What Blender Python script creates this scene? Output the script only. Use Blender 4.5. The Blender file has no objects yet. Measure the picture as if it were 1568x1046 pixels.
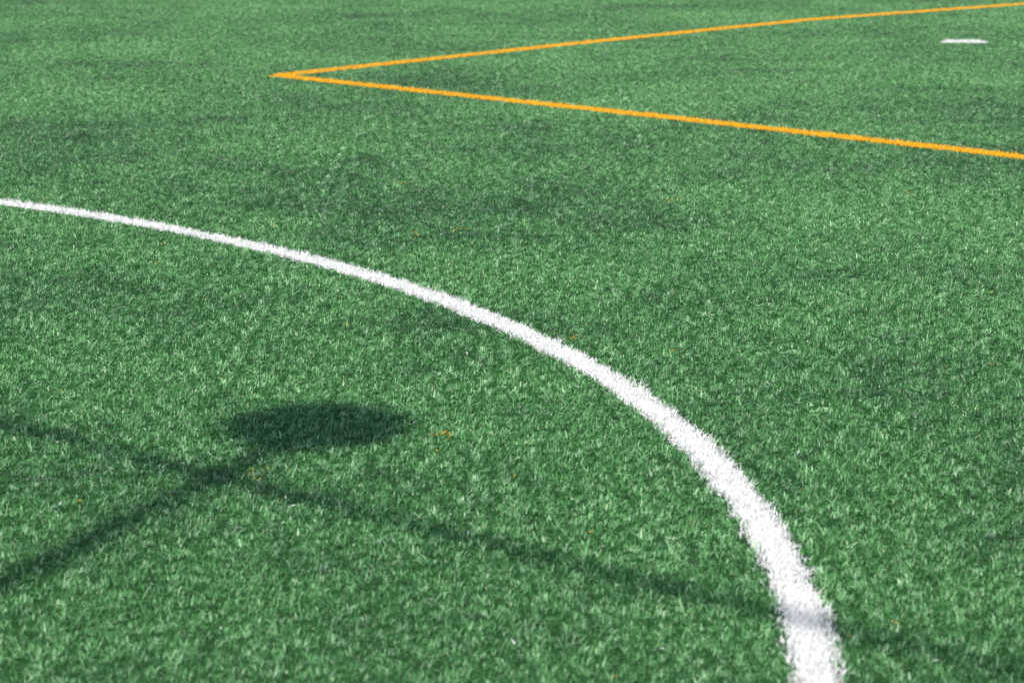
import bpy, math, numpy as np
from mathutils import Vector
sc=bpy.context.scene
rng=np.random.default_rng(7)

# ------------------------------------------------------------ site layout (metres)
CC=(-8.06,6.42); CR=8.85; LW=0.121            # centre circle
CORN=(-2.02,20.84)
SEG_A=[CORN,(0.687,24.09),(3.32,27.10),(6.22,29.58),(14.5,37.0)]
SEG_B=[CORN,(1.18,17.72),(3.314,15.55),(9.5,9.4)]
OW=0.150
MARK=[(4.34,24.22),(4.70,24.24)]; MW=0.29
SUN_EL=math.radians(50); SD=(0.372,0.928)

# ------------------------------------------------------------ node helpers
def newmat(name):
    m=bpy.data.materials.new(name); m.use_nodes=True
    m.node_tree.nodes.clear(); return m,m.node_tree
class N:
    def __init__(s,nt): s.nt=nt
    def node(s,t,**k):
        n=s.nt.nodes.new(t)
        for a,b in k.items(): setattr(n,a,b)
        return n
    def set(s,inp,v):
        if isinstance(v,bpy.types.NodeSocket): s.nt.links.new(v,inp)
        else: inp.default_value=v
    def math(s,op,a,b=0.0,c=0.0,clamp=False):
        n=s.node('ShaderNodeMath',operation=op,use_clamp=clamp)
        s.set(n.inputs[0],a); s.set(n.inputs[1],b); s.set(n.inputs[2],c); return n.outputs[0]
    def vec(s,op,a,b=None,scale=None):
        n=s.node('ShaderNodeVectorMath',operation=op)
        s.set(n.inputs[0],a)
        if b is not None: s.set(n.inputs[1],b)
        if scale is not None: s.set(n.inputs['Scale'],scale)
        return n.outputs['Value'] if op in('LENGTH','DOT_PRODUCT','DISTANCE') else n.outputs['Vector']
    def noise(s,v,scale,detail=2.0,rough=0.5):
        n=s.node('ShaderNodeTexNoise'); s.set(n.inputs['Vector'],v)
        n.inputs['Scale'].default_value=scale; n.inputs['Detail'].default_value=detail; n.inputs['Roughness'].default_value=rough
        return n.outputs['Fac']
    def mapr(s,v,a,b,c,d):
        n=s.node('ShaderNodeMapRange'); s.set(n.inputs[0],v)
        for i,x in enumerate((a,b,c,d)): n.inputs[i+1].default_value=x
        return n.outputs[0]
    def mix(s,f,a,b,bt='MIX'):
        n=s.node('ShaderNodeMix',data_type='RGBA',blend_type=bt)
        s.set(n.inputs['Factor'],f); s.set(n.inputs[6],a); s.set(n.inputs[7],b); return n.outputs[2]
    def ramp(s,f,stops):
        n=s.node('ShaderNodeValToRGB'); s.set(n.inputs[0],f)
        e=n.color_ramp.elements
        while len(e)<len(stops): e.new(0.5)
        for x,(p,c) in zip(e,stops): x.position=p; x.color=(*c,1)
        return n.outputs[0]
    def attr(s,name,o):
        n=s.node('ShaderNodeAttribute'); n.attribute_name=name; return n.outputs[o]

WHITE=(0.82,0.82,0.80); ORANGE=(0.88,0.46,0.014)
def wear(n,flat):
    a=n.noise(flat,0.42,1.0,0.6); b=n.noise(flat,1.9,2.0,0.65); c=n.noise(flat,12.0,1.0,0.5)
    t=n.math('ADD',n.math('MULTIPLY',a,0.37),n.math('ADD',n.math('MULTIPLY',b,0.33),n.math('MULTIPLY',c,0.30)))
    # trodden zone in front of the orange corner, flattened and full of infill
    q=n.vec('MULTIPLY',n.vec('SUBTRACT',flat,(-0.3,15.6,0)),(0.33,0.36,0))
    r=n.mapr(n.vec('LENGTH',q),0.15,1.25,0.060,0.0)
    t=n.math('SUBTRACT',t,r)
    return n.mapr(t,0.37,0.61,0.0,1.0)
def segdist(n,flat,pl,dist=None):
    for a,b in zip(pl[:-1],pl[1:]):
        ab=Vector((b[0]-a[0],b[1]-a[1],0)); L2=ab.length_squared
        pa=n.vec('SUBTRACT',flat,(a[0],a[1],0))
        t=n.math('DIVIDE',n.vec('DOT_PRODUCT',pa,tuple(ab)),L2,clamp=True)
        sc_=n.vec('SCALE',tuple(ab),scale=t)
        dd=n.vec('DISTANCE',pa,sc_)
        dist=dd if dist is None else n.math('MINIMUM',dist,dd)
    return dist
def edge(n,flat):
    e1=n.math('MULTIPLY',n.math('SUBTRACT',n.noise(flat,60,1.0),0.5),0.08)
    e2=n.math('MULTIPLY',n.math('SUBTRACT',n.noise(flat,12,1.0),0.5),0.08)
    return n.math('ADD',e1,e2)
def finish(n,col,rough=0.5,spec=0.4):
    p=n.node('ShaderNodeBsdfPrincipled'); n.set(p.inputs['Base Color'],col)
    p.inputs['Roughness'].default_value=rough; p.inputs['Specular IOR Level'].default_value=spec
    out=n.node('ShaderNodeOutputMaterial')
    n.nt.links.new(p.outputs[0],out.inputs[0])
    return p
def fibre_finish(n,col,gl=0.04):
    d=n.node('ShaderNodeBsdfDiffuse'); n.set(d.inputs[0],col)
    g=n.node('ShaderNodeBsdfGlossy'); g.inputs['Roughness'].default_value=0.40; g.inputs[0].default_value=(1,1,1,1)
    m=n.node('ShaderNodeMixShader'); m.inputs[0].default_value=gl
    out=n.node('ShaderNodeOutputMaterial')
    n.nt.links.new(d.outputs[0],m.inputs[1]); n.nt.links.new(g.outputs[0],m.inputs[2]); n.nt.links.new(m.outputs[0],out.inputs[0])

# turf fibres: one plain material, one for patches a white line crosses, one for orange
def turfmat(name,kind):
    m,nt=newmat(name); n=N(nt)
    geo=n.node('ShaderNodeNewGeometry')
    vt=n.node('ShaderNodeVectorTransform',vector_type='VECTOR',convert_from='OBJECT',convert_to='WORLD')
    n.set(vt.inputs[0],n.attr('off','Vector'))
    root=n.vec('SUBTRACT',geo.outputs['Position'],vt.outputs[0])
    flat=n.vec('MULTIPLY',root,(1,1,0))
    rnd=n.attr('rnd','Fac')
    g=n.ramp(rnd,[(0.0,(0.025,0.110,0.025)),(0.4,(0.052,0.200,0.052)),(0.75,(0.108,0.310,0.100)),(1.0,(0.28,0.49,0.26))])
    g=n.mix(1.0,g,n.ramp(wear(n,flat),[(0.0,(0.55,0.53,0.62)),(0.5,(0.98,0.98,0.98)),(1.0,(1.34,1.24,1.27))]),'MULTIPLY')
    if 'w' in kind:
        d=n.math('ABSOLUTE',n.math('SUBTRACT',n.vec('LENGTH',n.vec('SUBTRACT',flat,(CC[0],CC[1],0))),CR))
        g=n.mix(n.math('LESS_THAN',n.math('ADD',d,edge(n,flat)),LW/2),g,(*WHITE,1))
    if 'm' in kind:
        g=n.mix(n.math('LESS_THAN',n.math('ADD',segdist(n,flat,MARK),edge(n,flat)),0.07),g,(*WHITE,1))
    if 'o' in kind:
        d=segdist(n,flat,SEG_B,segdist(n,flat,SEG_A))
        g=n.mix(n.math('LESS_THAN',n.math('ADD',d,edge(n,flat)),OW/2),g,(*ORANGE,1))
    fibre_finish(n,g)
    return m
mt=turfmat('turf_fibre',''); mtw=turfmat('turf_fibre_white','w'); mto=turfmat('turf_fibre_orange','o'); mtm=turfmat('turf_fibre_mark','m')

def linemat(name,c,var):
    m,t=newmat(name); k=N(t)
    r=k.attr('rnd','Fac')
    fibre_finish(k,k.ramp(r,[(0.0,tuple(x*var for x in c)),(1.0,c)]),0.02); return m
m_white=linemat('white_fibre',WHITE,0.84); m_orange=linemat('orange_fibre',ORANGE,0.75)

# ground (rubber / sand infill)
mg,t=newmat('turf_infill'); n=N(t)
geo=n.node('ShaderNodeNewGeometry'); flat=n.vec('MULTIPLY',geo.outputs['Position'],(1,1,0))
base=n.ramp(n.noise(flat,260,1.0,0.7),[(0.35,(0.012,0.036,0.012)),(0.65,(0.035,0.10,0.035))])
d=n.node('ShaderNodeBsdfDiffuse'); n.set(d.inputs[0],base); out=n.node('ShaderNodeOutputMaterial'); t.links.new(d.outputs[0],out.inputs[0])
def simple(name,c,r,metal=0.0):
    m,t=newmat(name); k=N(t); tc=k.node('ShaderNodeTexCoord')
    f=k.noise(tc.outputs['Object'],12,3.0)
    p=finish(k,k.ramp(f,[(0.3,tuple(x*0.85 for x in c)),(0.7,c)]),r,0.5); p.inputs['Metallic'].default_value=metal; return m
m_steel=simple('galvanised_steel',(0.45,0.46,0.47),0.45,0.8)
m_dark=simple('dark_painted_metal',(0.06,0.065,0.07),0.4)
m_rub=simple('cable_rubber',(0.02,0.02,0.02),0.6)
m_lens=simple('lamp_glass',(0.7,0.7,0.68),0.2)

# ------------------------------------------------------------ fibres
def blades(roots,lean_dir,rng,hmin=0.010,hmax=0.021,wmin=0.0012,wmax=0.0022,z0=0.0,leanm=0.58,spread=1.3):
    n=len(roots)
    h=rng.uniform(hmin,hmax,n); wd=rng.uniform(wmin,wmax,n)
    az=lean_dir+rng.normal(0,spread,n)
    lean=np.abs(rng.normal(leanm,0.40,n))
    l2=np.clip(lean+rng.uniform(0.1,1.2,n),0,1.9)
    d=np.stack([np.cos(az),np.sin(az)],1)
    mid=np.c_[d*(np.sin(lean)*h*0.5)[:,None],np.cos(lean)*h*0.5]
    tip=mid+np.c_[d*(np.sin(l2)*h*0.5)[:,None],np.cos(l2)*h*0.5]
    tip[:,2]=np.maximum(tip[:,2],0.002); mid[:,2]=np.maximum(mid[:,2],0.001)
    fa=az+np.pi/2+rng.normal(0,0.6,n)
    f=np.c_[np.cos(fa),np.sin(fa),rng.normal(0,0.15,n)]*(wd/2)[:,None]
    b=np.zeros((n,3)); 
    off=np.stack([b-f,b+f,mid-f,mid+f,tip-f*0.45,tip+f*0.45],1)
    r3=np.c_[roots,np.full(n,z0)]
    v=off+r3[:,None,:]
    i=(np.arange(n)*6)[:,None]
    q=np.concatenate([i+np.array([0,1,3,2]),i+np.array([2,3,5,4])],1).reshape(-1,4)
    rn=np.repeat(rng.random(n),6)
    return v.reshape(-1,3),q,off.reshape(-1,3),rn
def make_mesh(name,v,q,off,rn,mat):
    me=bpy.data.meshes.new(name)
    me.vertices.add(len(v)); me.vertices.foreach_set('co',v.astype(np.float32).ravel())
    me.loops.add(q.size); me.loops.foreach_set('vertex_index',q.astype(np.int32).ravel())
    me.polygons.add(len(q)); me.polygons.foreach_set('loop_start',(np.arange(len(q))*4).astype(np.int32))
    me.update(calc_edges=True)
    a=me.attributes.new('off','FLOAT_VECTOR','POINT'); a.data.foreach_set('vector',off.astype(np.float32).ravel())
    a=me.attributes.new('rnd','FLOAT','POINT'); a.data.foreach_set('value',rn.astype(np.float32))
    me.materials.append(mat); return me
def field(xy,rng,n=14,fmin=1,fmax=14):
    s=np.zeros(len(xy)); c=0
    while c<n:
        k=rng.integers(-fmax,fmax+1,2)
        if not fmin<=np.hypot(*k)<=fmax: continue
        s+=np.sin(2*np.pi*(xy@k)+rng.uniform(0,6.28)); c+=1
    return s/math.sqrt(n/2)

turf=bpy.data.objects.new('artificial_turf',None); sc.collection.objects.link(turf)
G=86; PER=4; variants=[]
for k in range(8):
    r=np.random.default_rng(100+k)
    gx,gy=np.meshgrid((np.arange(G)+.5)/G,(np.arange(G)+.5)/G)
    tf=np.c_[gx.ravel(),gy.ravel()]+r.normal(0,0.004,(G*G,2))
    dirf=field(tf,r,16,2,12)*1.5+0.9
    hf=0.9*field(tf,r,34,8,20)+0.45*r.normal(0,1,G*G)
    rt=np.repeat(tf,PER,0)+r.normal(0,0.0022,(G*G*PER,2))
    dr=np.repeat(dirf,PER); hh=np.repeat(hf,PER)
    v,q,off,rn=blades(rt,dr,r)
    sc_=np.repeat(np.clip(1+0.30*hh,0.35,1.65),6)[:,None]
    v=v-off+off*sc_; off=off*sc_
    variants.append(make_mesh('turf_patch_mesh',v,q,off,np.clip(rn*0.85+0.05+0.15*np.repeat(hh,6),0,1),mt))
def pdist(p,pl):
    p=np.array(p); best=9e9
    for a,b in zip(pl[:-1],pl[1:]):
        a=np.array(a);b=np.array(b); t=np.clip(np.dot(p-a,b-a)/np.dot(b-a,b-a),0,1)
        best=min(best,np.linalg.norm(p-a-(b-a)*t))
    return best
cnt=0
for Y in range(4,40):
    hw=0.213*(Y+1)+1.2
    for X in range(math.floor(-hw),math.ceil(hw)):
        o=bpy.data.objects.new('turf_patch_%d'%cnt,variants[rng.integers(0,8)]); cnt+=1
        o.location=(X,Y,0); o.parent=turf; sc.collection.objects.link(o)
        c=(X+.5,Y+.5); m=None
        if abs(math.hypot(c[0]-CC[0],c[1]-CC[1])-CR)<0.85: m=mtw
        elif pdist(c,MARK)<1.0: m=mtm
        elif min(pdist(c,SEG_A),pdist(c,SEG_B))<0.85: m=mto
        if m: o.material_slots[0].link='OBJECT'; o.material_slots[0].material=m

# ------------------------------------------------------------ line objects (ribbon + its own tufts)
def line_object(name,poly,width,mat,dens=22000,visible=None,closed=False,z=0.004):
    P=np.array(poly,float); 
    d=np.gradient(P,axis=0) if not closed else (np.roll(P,-1,0)-np.roll(P,1,0))
    d/=np.linalg.norm(d,axis=1)[:,None]; nn=np.c_[-d[:,1],d[:,0]]
    hw=width/2-0.024
    L=P+nn*hw; R=P-nn*hw; m=len(P)
    rv=np.concatenate([np.c_[L,np.full(m,z)],np.c_[R,np.full(m,z)]])
    idx=np.arange(m if closed else m-1); j=(idx+1)%m
    rq=np.stack([idx+m,j+m,j,idx],1)
    seg=P[j]-P[idx]; ln=np.linalg.norm(seg,axis=1)
    vis=np.array([visible is None or visible(*P[i]) for i in idx])
    pr=ln*vis; N_=int(pr.sum()*width*dens)
    s=rng.choice(len(idx),N_,p=pr/pr.sum()); t=rng.random(N_)
    base=P[idx[s]]+seg[s]*t[:,None]
    arc=(np.cumsum(ln)[s]+ln[s]*(t-1))
    u=rng.uniform(-1,1,N_); sg=np.sign(u); ph=sg*1.7
    h1=lambda c,a,b:(lambda x:(x-np.floor(x))-0.5)(np.sin(c*a+ph*b)*43758.5)
    # edge irregularity: stitch rows end unevenly
    half=width/2-0.004+0.036*h1(np.floor(arc/0.085+ph),12.9898,78.2)+0.040*h1(np.floor(arc/0.016+ph),39.34,11.1)
    cen=0.006*np.sin(arc*2.1)+0.004*np.sin(arc*6.7)
    rt=base+nn[idx[s]]*(u*half+cen)[:,None]
    v,q,off,rn=blades(rt,np.full(N_,0.9),rng,0.015,0.037,0.0014,0.0024,0.002,0.6,1.6)
    V=np.concatenate([rv,v]); Q=np.concatenate([rq,q+len(rv)])
    me=make_mesh(name,V,Q,np.concatenate([rv*0,off]),np.concatenate([np.full(len(rv),.5),rn]),mat)
    ob=bpy.data.objects.new(name,me); sc.collection.objects.link(ob); return ob
inview=lambda x,y: 4<y<36 and abs(x)<0.213*y+1.2
th=np.linspace(0,2*math.pi,900,endpoint=False)
line_object('white_centre_circle_line',np.c_[CC[0]+CR*np.cos(th),CC[1]+CR*np.sin(th)],LW,m_white,visible=inview,closed=True)
def densify(pl,st=0.1):
    out=[]
    for a,b in zip(pl[:-1],pl[1:]):
        a=np.array(a);b=np.array(b);k=max(2,int(np.linalg.norm(b-a)/st))
        out+= [a+(b-a)*i/k for i in range(k)]
    out.append(np.array(pl[-1])); return np.array(out)
line_object('orange_pitch_line',densify(SEG_A),OW,m_orange,visible=inview,z=0.004)
line_object('orange_pitch_line',densify(SEG_B),OW,m_orange,visible=inview,z=0.008)
line_object('white_penalty_mark',densify(MARK,0.05),MW,m_white,z=0.004,dens=32000)

# loose fibres lying on the turf
pos=[(0.262,9.85),(-0.27,12.6),(-0.82,7.66),(-0.24,8.2),(0.9,13.6),(-1.2,19.3),(-0.65,14.3),(-0.5,12.4)]
rr=[]
for p in pos: rr+= [(p[0]+a*0.025,p[1]+b*0.04) for a,b in rng.normal(0,1,(10,2))]
rr+= [(x*(0.21*y),y) for x,y in zip(rng.uniform(-1,1,170),rng.uniform(5.6,30,170))]
v,q,off,rn=blades(np.array(rr),rng.uniform(0,6.28,len(rr)),rng,0.014,0.026,0.002,0.0035,0.017,1.4)
me=make_mesh('loose',v,q,off,rn,m_orange); sc.collection.objects.link(bpy.data.objects.new('loose_orange_fibres',me))
rr=np.array([(x*(0.21*y),y) for x,y in zip(rng.uniform(-1,1,500),rng.uniform(5.6,25,500))])
v,q,off,rn=blades(rr,rng.uniform(0,6.28,len(rr)),rng,0.007,0.018,0.0018,0.004,0.018,1.4)
me=make_mesh('loose_w',v,q,off,rn,m_white); sc.collection.objects.link(bpy.data.objects.new('loose_white_fibres',me))

# ------------------------------------------------------------ ground sheet
me=bpy.data.meshes.new('ground'); S=400
me.from_pydata([(-S,-S,0),(S,-S,0),(S,S,0),(-S,S,0)],[],[(0,1,2,3)]); me.materials.append(mg)
sc.collection.objects.link(bpy.data.objects.new('ground',me))

# ------------------------------------------------------------ lamp post + overhead cable (they stand outside the frame, cast the shadows)
def lathe(name,prof,mat,seg=32,loc=(0,0,0),parent=None):
    vs=[];fs=[]
    for r,z in prof:
        for i in range(seg):
            a=2*math.pi*i/seg; vs.append((r*math.cos(a),r*math.sin(a),z))
    for k in range(len(prof)-1):
        for i in range(seg):
            j=(i+1)%seg; fs.append((k*seg+i,k*seg+j,(k+1)*seg+j,(k+1)*seg+i))
    fs.append(tuple(range(seg))[::-1]); fs.append(tuple((len(prof)-1)*seg+i for i in range(seg)))
    me=bpy.data.meshes.new(name); me.from_pydata(vs,[],fs); me.materials.append(mat)
    for p in me.polygons: p.use_smooth=True
    o=bpy.data.objects.new(name,me); o.location=loc; sc.collection.objects.link(o)
    if parent: o.parent=parent
    return o
sh=lambda h:(h/math.tan(SUN_EL)*SD[0],h/math.tan(SUN_EL)*SD[1])
H=10.5; s=sh(H+0.1); bx,by=-0.69-s[0],8.38-s[1]
lp=bpy.data.objects.new('lamp_post',None); lp.location=(bx,by,0); sc.collection.objects.link(lp)
lathe('pole',[(0.08,0.0),(0.08,1.2),(0.065,1.25),(0.048,H)],m_dark,parent=lp)
lathe('base_plate',[(0.18,0.0),(0.18,0.03),(0.09,0.05),(0.082,0.14)],m_dark,parent=lp)
lathe('lamp_head',[(0.05,H-0.06),(0.24,H+0.02),(0.35,H+0.06),(0.355,H+0.10),(0.28,H+0.18),(0.12,H+0.24),(0.03,H+0.255)],m_dark,parent=lp)
lathe('lamp_lens',[(0.26,H+0.005),(0.26,H+0.034)],m_lens,parent=lp)

hc=8.0; s=sh(hc); p0=Vector((-1.842-s[0],8.45-s[1],0)); p1=Vector((1.292-s[0],5.80-s[1],0)); dd=(p1-p0).normalized()
A=p0-dd*8; B=p1+dd*8
oc=bpy.data.objects.new('overhead_cable',None); sc.collection.objects.link(oc)
cu=bpy.data.curves.new('cable','CURVE'); cu.dimensions='3D'; cu.bevel_depth=0.033; cu.bevel_resolution=4
sp=cu.splines.new('POLY'); M=41; sp.points.add(M-1)
for i in range(M):
    t=i/(M-1); p=A.lerp(B,t); sp.points[i].co=(p.x,p.y,hc+0.25*((2*t-1)**2)-0.03,1)
cu.materials.append(m_rub); co=bpy.data.objects.new('cable',cu); co.parent=oc; sc.collection.objects.link(co)
for i,P_ in enumerate((A,B)):
    lathe('support_post_%d'%(i+1),[(0.09,0),(0.09,0.1),(0.08,0.12),(0.055,hc+0.4),(0.02,hc+0.43)],m_steel,loc=(P_.x,P_.y,0),parent=oc)

# ------------------------------------------------------------ light
wd=bpy.data.worlds.new('World'); sc.world=wd; wd.use_nodes=True
t=wd.node_tree; sky=t.nodes.new('ShaderNodeTexSky'); sky.sky_type='NISHITA'; sky.sun_disc=False
sky.sun_elevation=SUN_EL; sky.sun_rotation=math.atan2(-SD[0],-SD[1])%(2*math.pi)
bg=t.nodes['Background']; bg.inputs[1].default_value=0.145; t.links.new(sky.outputs[0],bg.inputs[0])
L=bpy.data.lights.new('sun','SUN'); L.energy=5.0; L.angle=math.radians(0.68); L.color=(1,0.95,0.87)
lo=bpy.data.objects.new('sun',L); sc.collection.objects.link(lo); lo.location=(-5,-10,20)
c=math.cos(SUN_EL); lo.rotation_euler=Vector((SD[0]*c,SD[1]*c,-math.sin(SUN_EL))).to_track_quat('-Z','Y').to_euler()

# ------------------------------------------------------------ camera
cd=bpy.data.cameras.new('camera'); cam=bpy.data.objects.new('camera',cd); sc.collection.objects.link(cam)
cam.location=(0,0,2.08); cam.rotation_euler=(math.radians(90-11.94),0,0)
cd.lens=85; cd.sensor_width=36; cd.clip_end=2000
cd.dof.use_dof=True; cd.dof.focus_distance=10.9; cd.dof.aperture_fstop=4.8
sc.camera=cam
sc.view_settings.view_transform='Standard'; sc.view_settings.look='None'; sc.view_settings.exposure=0
